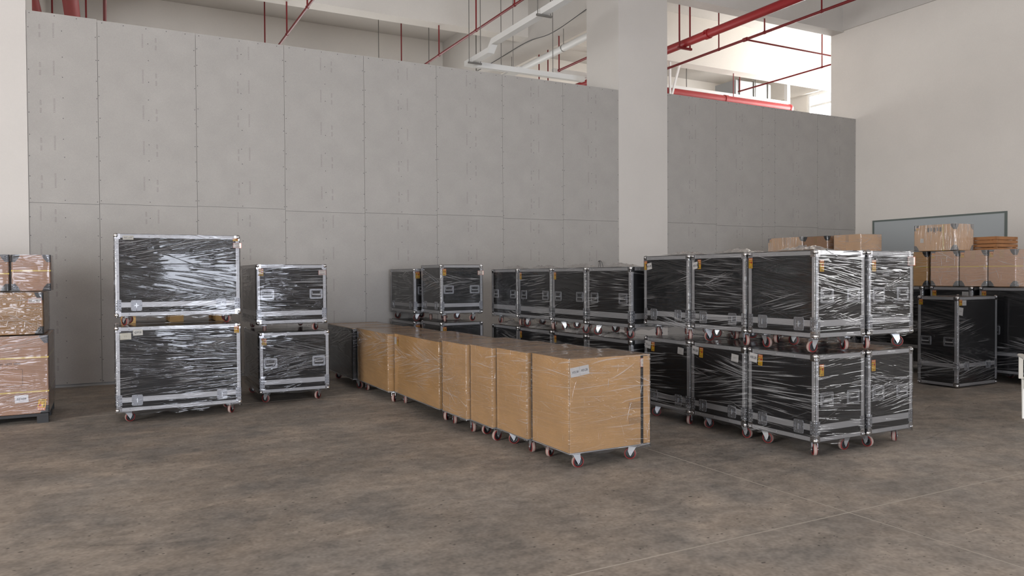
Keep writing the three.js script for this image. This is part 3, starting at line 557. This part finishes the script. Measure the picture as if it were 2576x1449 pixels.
{
  const u = [[-4.735, -5.295, 3.006, 0.825, 'nearest to us, with two joined white code labels'], [-5.32, -5.86, 2.975, 0.822, 'second from the camera'], [-5.87, -6.32, 2.94, 0.815, 'third from the camera'], [-6.33, -6.9, 2.905, 0.81, 'fourth from the camera'], [-6.95, -8.27, 2.895, 0.79, 'fifth from the camera'], [-8.3, -9.5, 2.83, 0.78, 'sixth from the camera'], [-9.53, -10.75, 2.78, 0.775, 'last and dark, half hidden by the black pair at left']];
  u.forEach(([a, b, x, top, t], i) => {
    const w = i ? 0.7 : 0.74, o = cladCase(`film-wrapped cardboard-clad case on castors, ${t}`, { x: x + w / 2, z: (a + b) / 2, d: a - b - 0.008, w, top, turn: 0, wrap: i > 3 ? 'fan' : 'crinkle', tape: i === 0, dark: i === 6 });
    const d = a - b;
    if (i === 0) {
      caseSticker(o, 'paper_label', P.hdlPair, 0.165, 0.07, 'z+', 0.09, 0.085, 0.12); caseSticker(o, 'pink_label', P.pinkNum, 0.085, 0.07, 'z+', 0.69, 0.055).position.z += 0.0025;
      const s = bx(w / 2 - 0.064, w / 2 - 0.002, 0.14, top - 0.005, d / 2 + 0.0025, d / 2 + 0.005); mesh('cardboard_flap', s, M.card, o);
      for (const y of [0.3, 0.42]) mesh('tape_strip', bx(w / 2 - 0.2, w / 2 - 0.09, y, y + 0.05, d / 2 + 0.0022, d / 2 + 0.0032), M.cardTape, o);
    }
    if (i === 5) { caseSticker(o, 'paper_label', P.blank, 0.06, 0.07, 'x-', 0.04, 0.07); }
    if (i === 4) { caseSticker(o, 'paper_label', P.blank, 0.07, 0.08, 'x-', 0.05, 0.07); caseSticker(o, 'fragile_sticker', P.fragile, 0.045, 0.1, 'x-', 0.12, 0.075); }
  });
}

// ------------------------------------------------------------------ cardboard boxes
function cardBox(label, { x, y, z, w, h, d, turn = 0, wrap = 'crinkle', mat = M.card, corners = true, strap = [], group, name = 'cardboard_box', pals = 0 }) {
  const o = thing(name, label, 'box', [x, y, z], turn, group);
  mesh('carton', rbx(w, h, d, 0.006, 0, h / 2, 0), mat, o);
  mesh('packing_tape', [bx(-w / 2 + 0.05, w / 2 - 0.05, h, h + 0.0012, -0.03, 0.03), bx(-w / 2 - 0.0012, -w / 2, h - 0.12, h, -0.03, 0.03)], M.cardTape, o);
  if (corners) for (const sx of [-1, 1]) for (const sz of [-1, 1]) for (const sy of [0, 1]) {
    const q = 0.075, mm = (a, b) => [Math.min(a, b), Math.max(a, b)], yy = sy ? h : 0, dy = sy ? -1 : 1, tri = new THREE.Shape(); tri.moveTo(0, 0); tri.lineTo(q, 0); tri.lineTo(q * 0.8, q * 0.5); tri.lineTo(q * 0.4, q); tri.lineTo(0, q);
    const f = new THREE.ExtrudeGeometry(tri, { depth: 0.002, bevelEnabled: false }); f.scale(-sx, dy, 1); f.translate(sx * w / 2, yy, sz > 0 ? d / 2 : -d / 2 - 0.002);
    const g = new THREE.ExtrudeGeometry(tri, { depth: 0.002, bevelEnabled: false }); g.scale(sz, dy, 1); g.rotateY(Math.PI / 2); g.translate(sx > 0 ? w / 2 : -w / 2 - 0.002, yy, sz * d / 2);
    mesh('corner_protector', [f, g, ...(sy ? [bx(...mm(sx * w / 2, sx * (w / 2 - q)), yy, yy + 0.002, ...mm(sz * d / 2, sz * (d / 2 - q)))] : [])], M.cornerBlack, o);
  }
  for (const s of strap) mesh('strap', [bx(-w / 2 - 0.002, w / 2 + 0.002, s - 0.007, s + 0.007, d / 2, d / 2 + 0.0025), bx(-w / 2 - 0.0025, -w / 2, s - 0.007, s + 0.007, -d / 2, d / 2), bx(w / 2, w / 2 + 0.0025, s - 0.007, s + 0.007, -d / 2, d / 2)], M.strapYellow, o);
  if (wrap) mesh('plastic_wrap', wrapGeo(w, 0.004, h, d, { off: 0.006, amp: 0.005, hem: 0 }), film[wrap], o);
  o.userData.size = [w, h, d, 0];
  return o;
}
// left-hand pallet
{
  const pal = thing('plastic_pallet', 'black plastic pallet on the floor under the boxes at the far left', 'pallet', [-1.12, 0, -9.42]);
  mesh('deck', bx(-0.6, 0.6, 0.07, 0.098, -0.5, 0.5), M.blackPlastic, pal);
  for (const x of [-0.55, 0, 0.55]) for (const z of [-0.44, 0, 0.44]) mesh('foot', bx(x - 0.05, x + 0.05, 0, 0.07, z - 0.05, z + 0.05), M.blackPlastic, pal);
  const lo = cardBox('large printed cardboard box with yellow straps, bottom of the stack at far left', { x: -1.115, y: 0.101, z: -9.42, w: 1.2, h: 0.775, d: 1.0, mat: M.cardBrown, strap: [0.22, 0.56], wrap: 'cloudy' });
  caseSticker(lo, 'paper_label', P.upside, 0.115, 0.075, 'z+', 0.97, 0.62, 0.03); caseSticker(lo, 'fragile_sticker', P.fragile, 0.075, 0.115, 'z+', 1.14, 0.69, 3.0);
  const ink = new THREE.MeshStandardMaterial({ name: 'box_ink', roughness: 0.8, transparent: true, map: canvasTex(512, 256, (x, w, h) => { x.clearRect(0, 0, w, h); x.fillStyle = '#2b2320'; x.font = 'bold 26px sans-serif'; x.fillText('FRONT   LEFT  SIDE', 150, 34); x.fillRect(0, 0, 62, h); x.strokeStyle = '#3a2a20'; x.lineWidth = 3; x.setLineDash([18, 8]); x.strokeRect(200, 80, 200, 160); }) });
  const pr = mesh('box_print', new THREE.PlaneGeometry(0.5, 0.26), ink, lo); pr.position.set(0.24, 0.4, 0.5012);
  const mid = cardBox('light brown cardboard box with pale tape band and pink label, middle of the far-left stack', { x: -1.115, y: 0.89, z: -9.42, w: 1.12, h: 0.415, d: 0.9, mat: M.cardTan, wrap: 'crinkle' });
  mesh('tape_band', bx(-0.561, 0.4, 0.19, 0.255, 0.45, 0.4512), M.cardTape, mid); caseSticker(mid, 'pink_label', P.pinkWord, 0.12, 0.055, 'z+', 1.05, 0.08);
  const tg = 'upper boxes of the far-left stack';
  cardBox('square wrapped box with black corners on top of the far-left stack, right one', { x: -0.683, y: 1.318, z: -9.62, w: 0.345, h: 0.375, d: 0.42, mat: M.cardBrown, strap: [0.21], wrap: 'cloudy', group: tg });
  cardBox('square wrapped box with black corners topping the far-left stack, left one at picture edge', { x: -1.09, y: 1.318, z: -9.62, w: 0.42, h: 0.375, d: 0.42, mat: M.cardBrown, strap: [0.18], wrap: 'cloudy', group: tg });
}
{ // the stack next to it, beyond the left edge of the picture, whose shade falls on the plasterboard
  const og = 'boxes stacked beyond the left edge';
  cardBox('large cardboard box beyond the left edge, lower one', { x: -2.45, y: 0, z: -9.5, w: 1.3, h: 0.95, d: 1.1, mat: M.cardDark, wrap: null, group: og });
  cardBox('large cardboard box beyond the left edge, upper one', { x: -2.45, y: 0.955, z: -9.5, w: 1.3, h: 0.85, d: 1.1, mat: M.cardDark, wrap: null, group: og });
}
// boxes on top of the long cases at right
{
  const g1 = 'boxes standing on the long cases', y = 1.262, tier = [[-5.64, -6.0, 'nearest of the row'], [-6.01, -6.39, 'second of the row'], [-6.4, -6.81, 'third of the row'], [-6.85, -7.4, 'fourth, under the tall box'], [-7.45, -8.0, 'fifth, under the pale wrapped box'], [-8.02, -8.55, 'sixth, hidden behind the block'], [-8.6, -9.2, 'seventh, hidden behind the block'], [-9.22, -9.95, 'farthest, hidden behind the block']];
  tier.forEach(([a, b, t], i) => { const o = cardBox(`strapped cardboard box on the long black cases, ${t}`, { x: 10.72, y, z: (a + b) / 2, w: 0.54, h: 0.49, d: a - b - 0.012, mat: i === 3 ? M.card : M.cardDark, strap: [0.27], group: g1, wrap: i === 3 ? 'stretch' : 'crumpled' }); if (i < 3) caseSticker(o, 'fragile_sticker', P.fragile, 0.05, 0.075, 'x-', 0.04, 0.06); });
  const y2 = y + 0.502;
  const big = cardBox('tall wrapped box with black corners above the box row at right', { x: 10.66, y: y2, z: -6.75, w: 0.42, h: 0.37, d: 0.61, wrap: 'upright', strap: [] });
  mesh('vertical_strap', bx(-0.212, -0.21, 0, 0.37, 0.12, 0.14), M.strapYellow, big); caseSticker(big, 'paper_slip', P.blank, 0.05, 0.06, 'x-', 0.12, 0.22); caseSticker(big, 'fragile_sticker', P.fragile, 0.07, 0.035, 'x-', 0.06, 0.05);
  mesh('printed_marks', [0, 1, 2, 3, 4].map((k) => bx(-0.2112, -0.21, 0.27 + (k % 2) * 0.01, 0.33, -0.09 + k * 0.045 - 0.015, -0.09 + k * 0.045 + 0.012)), M.cornerBlack, big);
  cardBox('pale heavily wrapped low box behind the top of the block', { x: 10.7, y: y2, z: -8.2, w: 0.5, h: 0.3, d: 0.5, mat: M.card, wrap: 'crumpled', corners: false });
  cardBox('brown box with black corners behind the block, right one of two', { x: 10.72, y: y2, z: -8.83, w: 0.5, h: 0.3, d: 0.48, mat: M.cardDark, wrap: 'crinkle' });
  const f = cardBox('brown box with black corners behind the block, left one of two', { x: 10.72, y: y2, z: -9.48, w: 0.5, h: 0.31, d: 0.76, mat: M.card, wrap: 'upright' });
  caseSticker(f, 'fragile_sticker', P.fragile, 0.05, 0.06, 'x-', 0.06, 0.05);
  // second line of boxes that carries the two slatted trays
  const h2 = flightCase('long black case behind the box row by the right wall', { w: 0.75, h: 1.12, d: 2.2, caster: 0.13, band: 0.23, x: 11.5, z: -5.9, handles: [], latches: [], wrap: null });
  cardBox('cardboard box carrying the two slatted trays by the right wall', { x: 11.3, y: 1.259, z: -6.4, w: 0.55, h: 0.49, d: 0.45, mat: M.cardDark, wrap: null });
  [0, 1].forEach((k) => {
    const t = thing('slatted_tray', `${k ? 'upper' : 'lower'} of two stacked slatted wooden trays by the whiteboard`, 'tray', [11.28, 1.753 + k * 0.105, -6.4], 0, 'slatted wooden trays');
    const W = 0.52, D = 0.38;
    for (const yy of [0.0, 0.052]) { mesh('slat', bx(-W / 2, W / 2, yy + 0.004, yy + 0.046, D / 2 - 0.012, D / 2), M.crateWood, t); mesh('slat', bx(-W / 2, W / 2, yy + 0.004, yy + 0.046, -D / 2, -D / 2 + 0.012), M.crateWood, t); mesh('slat', bx(-W / 2, -W / 2 + 0.012, yy + 0.004, yy + 0.046, -D / 2 + 0.013, D / 2 - 0.013), M.crateWood, t); mesh('slat', bx(W / 2 - 0.012, W / 2, yy + 0.004, yy + 0.046, -D / 2 + 0.013, D / 2 - 0.013), M.crateWood, t); }
    mesh('tray_bottom', bx(-W / 2 + 0.013, W / 2 - 0.013, 0.0, 0.01, -D / 2 + 0.013, D / 2 - 0.013), M.crateWood, t);
    for (const sx of [-1, 1]) for (const sz of [-1, 1]) mesh('corner_post', bx(sx * (W / 2 - 0.035) - 0.018, sx * (W / 2 - 0.035) + 0.018, 0.0, 0.1, sz * (D / 2 - 0.03) - 0.016, sz * (D / 2 - 0.03) + 0.016), M.crateWood, t);
  });
}
// whiteboard on the right wall
{
  const w = thing('whiteboard', 'large grey whiteboard with dark frame hung on the right wall', 'whiteboard', [15.1, 1.35, -9.74]);
  mesh('board_face', bx(-0.022, -0.012, 0.03, 1.23, -1.4, 1.4), M.board, w);
  mesh('board_back', bx(-0.012, 0, 0.02, 1.24, -1.41, 1.41), M.boardFrame, w);
  for (const [a, b, c, d] of [[0, 0.035, -1.43, 1.43], [1.225, 1.26, -1.43, 1.43], [0.035, 1.225, -1.43, -1.39], [0.035, 1.225, 1.39, 1.43]]) mesh('frame_bar', bx(-0.03, -0.004, a, b, c, d), M.boardFrame, w);
}
// white plastic chair, cut by the right edge of the picture
{
  const c = thing('plastic_chair', 'white plastic armchair cut off by the right edge of the picture', 'chair', [7.99, 0, -3.96], 2.2);
  mesh('seat', rbx(0.46, 0.03, 0.46, 0.012, 0, 0.4, 0), M.whitePlastic, c);
  mesh('apron', [bx(-0.22, 0.22, 0.3, 0.39, 0.205, 0.22), bx(-0.22, -0.205, 0.3, 0.39, -0.2, 0.2), bx(0.205, 0.22, 0.3, 0.39, -0.2, 0.2)], M.whitePlastic, c);
  for (const sx of [-1, 1]) for (const sz of [-1, 1]) { const l = mesh('leg', new THREE.CylinderGeometry(0.022, 0.016, 0.4, 10), M.whitePlastic, c); l.position.set(sx * 0.215, 0.2, sz * 0.215); }
  for (const sx of [-1, 1]) { mesh('arm', [rbx(0.055, 0.03, 0.4, 0.014, sx * 0.245, 0.63, 0.02), bx(sx * 0.245 - 0.018, sx * 0.245 + 0.018, 0.4, 0.63, 0.17, 0.2)], M.whitePlastic, c); }
  const b = mesh('backrest', rbx(0.46, 0.42, 0.025, 0.012, 0, 0.62, -0.23), M.whitePlastic, c); b.rotation.x = -0.1;
}
// cable stub sticking out of the plasterboard
{
  const o = thing('cable_stub', 'short dark cable ends poking out of the plasterboard near the pillar', 'cable', [8.02, 1.69, ZW + 0.004]);
  for (const [dx, l] of [[0, 0.16], [0.05, 0.2], [-0.03, 0.12]]) { const cv = new THREE.CatmullRomCurve3([V(0, 0, 0), V(dx * 0.4, 0.012, 0.05), V(dx, -l * 0.4, 0.07), V(dx * 1.3, -l, 0.06)]); mesh('cable_end', new THREE.TubeGeometry(cv, 10, 0.0045, 6), M.cable, o); }
}

// ------------------------------------------------------------------ pipes and trays under the roof
function rod(x, z, y0, y1, r, mat, parent) { return mesh('hanger_rod', cyl(r, y1 - y0, 'y', 8, x, (y0 + y1) / 2, z), mat, parent); }
const sprG = 'thin red sprinkler pipes';
function sprinkler(label, x, y, z0, z1, hangers, r = 0.024) {
  const o = thing('sprinkler_pipe', label, 'pipe', [x, y, 0], 0, sprG);
  mesh('pipe_run', cyl(r, z1 - z0, 'z', 14, 0, 0, (z0 + z1) / 2), M.darkRed, o);
  for (const [z, top] of hangers) { rod(0, z, 0, top - y, 0.016, M.darkRed, o); mesh('pipe_clip', cyl(r + 0.008, 0.04, 'z', 12, 0, 0, z), M.darkRed, o); }
  return o;
}
sprinkler('thin red sprinkler pipe above the left half of the plasterboard', 3.28, 6.3, -20.4, 6.9, [[-18, CEIL], [-15.65, 6.95], [-13.9, CEIL], [-12.1, 7.0], [-8, CEIL], [-4, CEIL], [0, CEIL]]);
sprinkler('thin red sprinkler pipe crossing above the middle of the plasterboard', 6.55, 6.3, -20.4, 6.9, [[-18, CEIL], [-15.6, 6.95], [-13.7, CEIL], [-12.1, 7.0], [-8, CEIL], [-4, CEIL], [0, CEIL]]);
sprinkler('thin red sprinkler pipe at the top left corner of the picture', 0.06, 6.3, -20.4, 6.9, [[-18, CEIL], [-12.1, 7.0], [-6, CEIL], [0, CEIL]], 0.03);
{
  const o = sprinkler('thin red sprinkler pipe with a tee, right of the pillar', 12.74, 6.7, -20.4, 6.9, [[-18, CEIL], [-15.65, 6.95], [-13.5, CEIL], [-12.1, 7.0], [-10.6, CEIL], [-8, CEIL], [-4, CEIL], [0, CEIL]], 0.03);
  mesh('tee', cyl(0.045, 0.12, 'z', 12, 0, 0, -12.66), M.darkRed, o);
  const b = thing('sprinkler_pipe', 'thin red sprinkler branch running right from the tee toward the far window', 'pipe', [12.79, 6.7, -12.66], 0, sprG);
  mesh('pipe_run', cyl(0.02, 7.1, 'x', 12, 3.55, 0, 0), M.darkRed, b); rod(4.5, 0, 0, CEIL - 6.7, 0.012, M.darkRed, b);
}
sprinkler('thin red sprinkler pipe low behind the right end of the plasterboard', 15.88, 6.6, -16.05, -12.4, [[-16.0, CEIL], [-13.2, CEIL]], 0.022);
function mainPipe(label, x, y, r, z0, z1, hang) {
  const o = thing('red_main_pipe', label, 'pipe', [x, y, 0]);
  mesh('pipe_run', cyl(r, z1 - z0, 'z', 24, 0, 0, (z0 + z1) / 2), M.redPipe, o);
  for (let z = z0 + 2.3; z < z1; z += 3.1) { mesh('coupling', cyl(r + 0.016, 0.11, 'z', 24, 0, 0, z), M.redPipe, o); mesh('coupling_bolt', [bx(-r - 0.05, -r, -0.02, 0.02, z - 0.02, z + 0.02), bx(r, r + 0.05, -0.02, 0.02, z - 0.02, z + 0.02)], M.redPipe, o); }
  for (const [z, top] of hang) { for (const s of [-1, 1]) rod(s * (r + 0.06), z, -r - 0.03, top - y, 0.018, M.darkRed, o); mesh('trapeze_bar', bx(-r - 0.1, r + 0.1, -r - 0.045, -r, z - 0.025, z + 0.025), M.darkRed, o); }
  return o;
}
mainPipe('thick red fire main running overhead right of the pillar', 10.93, 6.35, 0.085, -20.4, 6.9, [[-18.5, CEIL], [-15.65, 6.95], [-12.6, CEIL], [-8.5, CEIL], [-3, CEIL]]);
mainPipe('thick red fire main overhead at the top left corner', -0.47, 6.3, 0.13, -20.4, 6.9, [[-18.5, CEIL], [-13, CEIL], [-8, CEIL], [-2, CEIL]]);
mainPipe('medium red pipe overhead beside the left pillar', -1.03, 6.3, 0.075, -20.4, 6.9, [[-18.5, CEIL], [-8, CEIL], [-2, CEIL]]);
{ // red pipe under the far beam
  const o = thing('red_main_pipe', 'bright red fire main hung low under the far beam, behind the plasterboard', 'pipe', [0, 6.2, -15.65]);
  mesh('pipe_run', cyl(0.11, 6.1, 'x', 24, 14.4, 0, 0), M.redPipe, o);
  for (const x of [12.6, 15.0]) mesh('coupling', cyl(0.125, 0.12, 'x', 24, x, 0, 0), M.redPipe, o);
  mesh('elbow', new THREE.SphereGeometry(0.125, 16, 12).translate(17.45, 0, 0), M.redPipe, o);
  for (const [a, b] of [[12.97, 12.97], [13.03, 13.3]]) { const m = mesh('slotted_hanger', bx(-0.025, 0.025, 0, Math.hypot(0.84, b - a), -0.02, 0.02), M.whiteMetal, o); m.position.set(a, -0.1, 0.13); m.rotation.z = -Math.atan2(b - a, 0.84); }
  for (const x of [11.6, 15.3]) rod(x, 0, 0.05, 0.75, 0.012, M.darkRed, o);
}
{
  const o = thing('white_conduit_rail', 'long white conduit rail behind the right end of the plasterboard', 'conduit', [0, 6.52, -16.3]);
  mesh('rail', bx(9.9, 18.16, -0.06, 0.06, -0.06, 0.06), M.whiteMetal, o); mesh('end_upright', bx(18.04, 18.16, 0.06, 0.75, -0.06, 0.06), M.whiteMetal, o);
  for (const x of [11.3, 14.2, 16.8]) rod(x, 0, 0.05, CEIL - 6.52, 0.012, M.galv, o);
  const d = thing('air_duct', 'grey sheet-metal air duct hanging beyond the plasterboard, near the far window', 'duct', [17.9, 7.1, -17.9]);
  mesh('duct_body', rbx(1.5, 0.62, 0.9, 0.02), M.greyDuct, d); for (const x of [-0.6, 0, 0.6]) { mesh('flange', bx(x - 0.02, x + 0.02, -0.33, 0.33, -0.47, 0.47), M.galv, d); rod(x, 0.47, -0.3, CEIL - 7.1, 0.012, M.galv, d); }
}
function sweepBox(pts, w, h) {      // rectangular trunking along a polyline that lies in one vertical plane: points [u, y]
  const n = pts.length, off = (s) => pts.map(([u, y], i) => {
    const a = pts[Math.max(0, i - 1)], b = pts[Math.min(n - 1, i + 1)], L = Math.hypot(b[0] - a[0], b[1] - a[1]);
    return [u - s * (b[1] - a[1]) / L * h / 2, y + s * (b[0] - a[0]) / L * h / 2];
  });
  const s = new THREE.Shape([...off(1), ...off(-1).reverse()].map(([u, y]) => new THREE.Vector2(u, y))), g = new THREE.ExtrudeGeometry(s, { depth: w, bevelEnabled: false });
  g.translate(0, 0, -w / 2); return g;
}
{
  const o = thing('white_cable_trunking', 'white cable trunking with a kink, hung above the partition left of the pillar', 'trunking', [0, 0, 0]);
  mesh('trunking_run', sweepBox([[-6.9, 5.68], [12.38, 5.68], [12.52, 5.56], [13.55, 5.56]], 0.13, 0.1).rotateY(Math.PI / 2).translate(6.28, 0, 0), M.whiteMetal, o);
  mesh('trunking_branch', bx(6.345, 8.95, 5.51, 5.61, -13.555, -13.445), M.whiteMetal, o);
  for (const z of [-13.2, -10.6, -7.5, -4.5, 0]) { const yb = z < -12.6 ? 5.51 : 5.63; mesh('support_bar', bx(6.14, 6.42, yb - 0.03, yb, z - 0.02, z + 0.02), M.galv, o); for (const x of [6.16, 6.4]) rod(x, z, yb - 0.02, CEIL, 0.008, M.galv, o); }
  for (const x of [7, 8.2]) rod(x, -13.5, 5.6, CEIL, 0.008, M.galv, o);
  const p = thing('white_drain_pipe', 'white round pipe hung beyond the partition, left of the pillar', 'pipe', [8.9, 6.4, 0]);
  mesh('pipe_run', cyl(0.075, 7.7, 'z', 18, 0, 0, -16.6), M.whiteMetal, p); for (const z of [-14.2, -16.6, -19]) { rod(0, z, 0.06, 6.82 - 6.4, 0.008, M.galv, p); mesh('pipe_clip', cyl(0.078, 0.03, 'z', 18, 0, 0, z), M.galv, p); }
  const q = thing('strip_light', 'white strip light fitting hung low beyond the partition', 'light', [7.7, 5.75, -15.2]);
  mesh('light_body', bx(-0.06, 0.06, 0, 0.05, -1.2, 1.2), M.whiteMetal, q); mesh('reflector', bx(-0.11, 0.11, -0.015, 0, -1.2, 1.2), M.whiteMetal, q); for (const z of [-0.9, 0.9]) rod(0, z, 0.05, CEIL - 5.75, 0.006, M.galv, q);
  const d = thing('air_duct', 'broad white air duct low beyond the partition, beside the pillar', 'duct', [7.2, 5.75, -17.8]);
  mesh('duct_body', rbx(3.2, 0.35, 0.6, 0.02), M.whiteMetal, d); for (const x of [-1.3, 0, 1.3]) rod(x, 0, 0.17, CEIL - 5.75, 0.01, M.galv, d);
  const r = sprinkler('short dropped red sprinkler pipe seen just left of the pillar', 9.08, 6.05, -14.7, -12.72, [[-14.68, 6.82]], 0.026);
  const c = thing('loose_cable', 'thin grey cable strung along the roof beam beside the pillar', 'cable', [0, 0, 0]);
  mesh('cable_run', new THREE.TubeGeometry(new THREE.CatmullRomCurve3([V(8.69, 6.86, -12.7), V(8.66, 6.72, -14.3), V(8.69, 6.84, -15.4), V(8.68, 6.8, -17.5), V(8.69, 6.84, -20.4)]), 40, 0.008, 6), M.cable, c);
}
renderer.render(scene, camera);
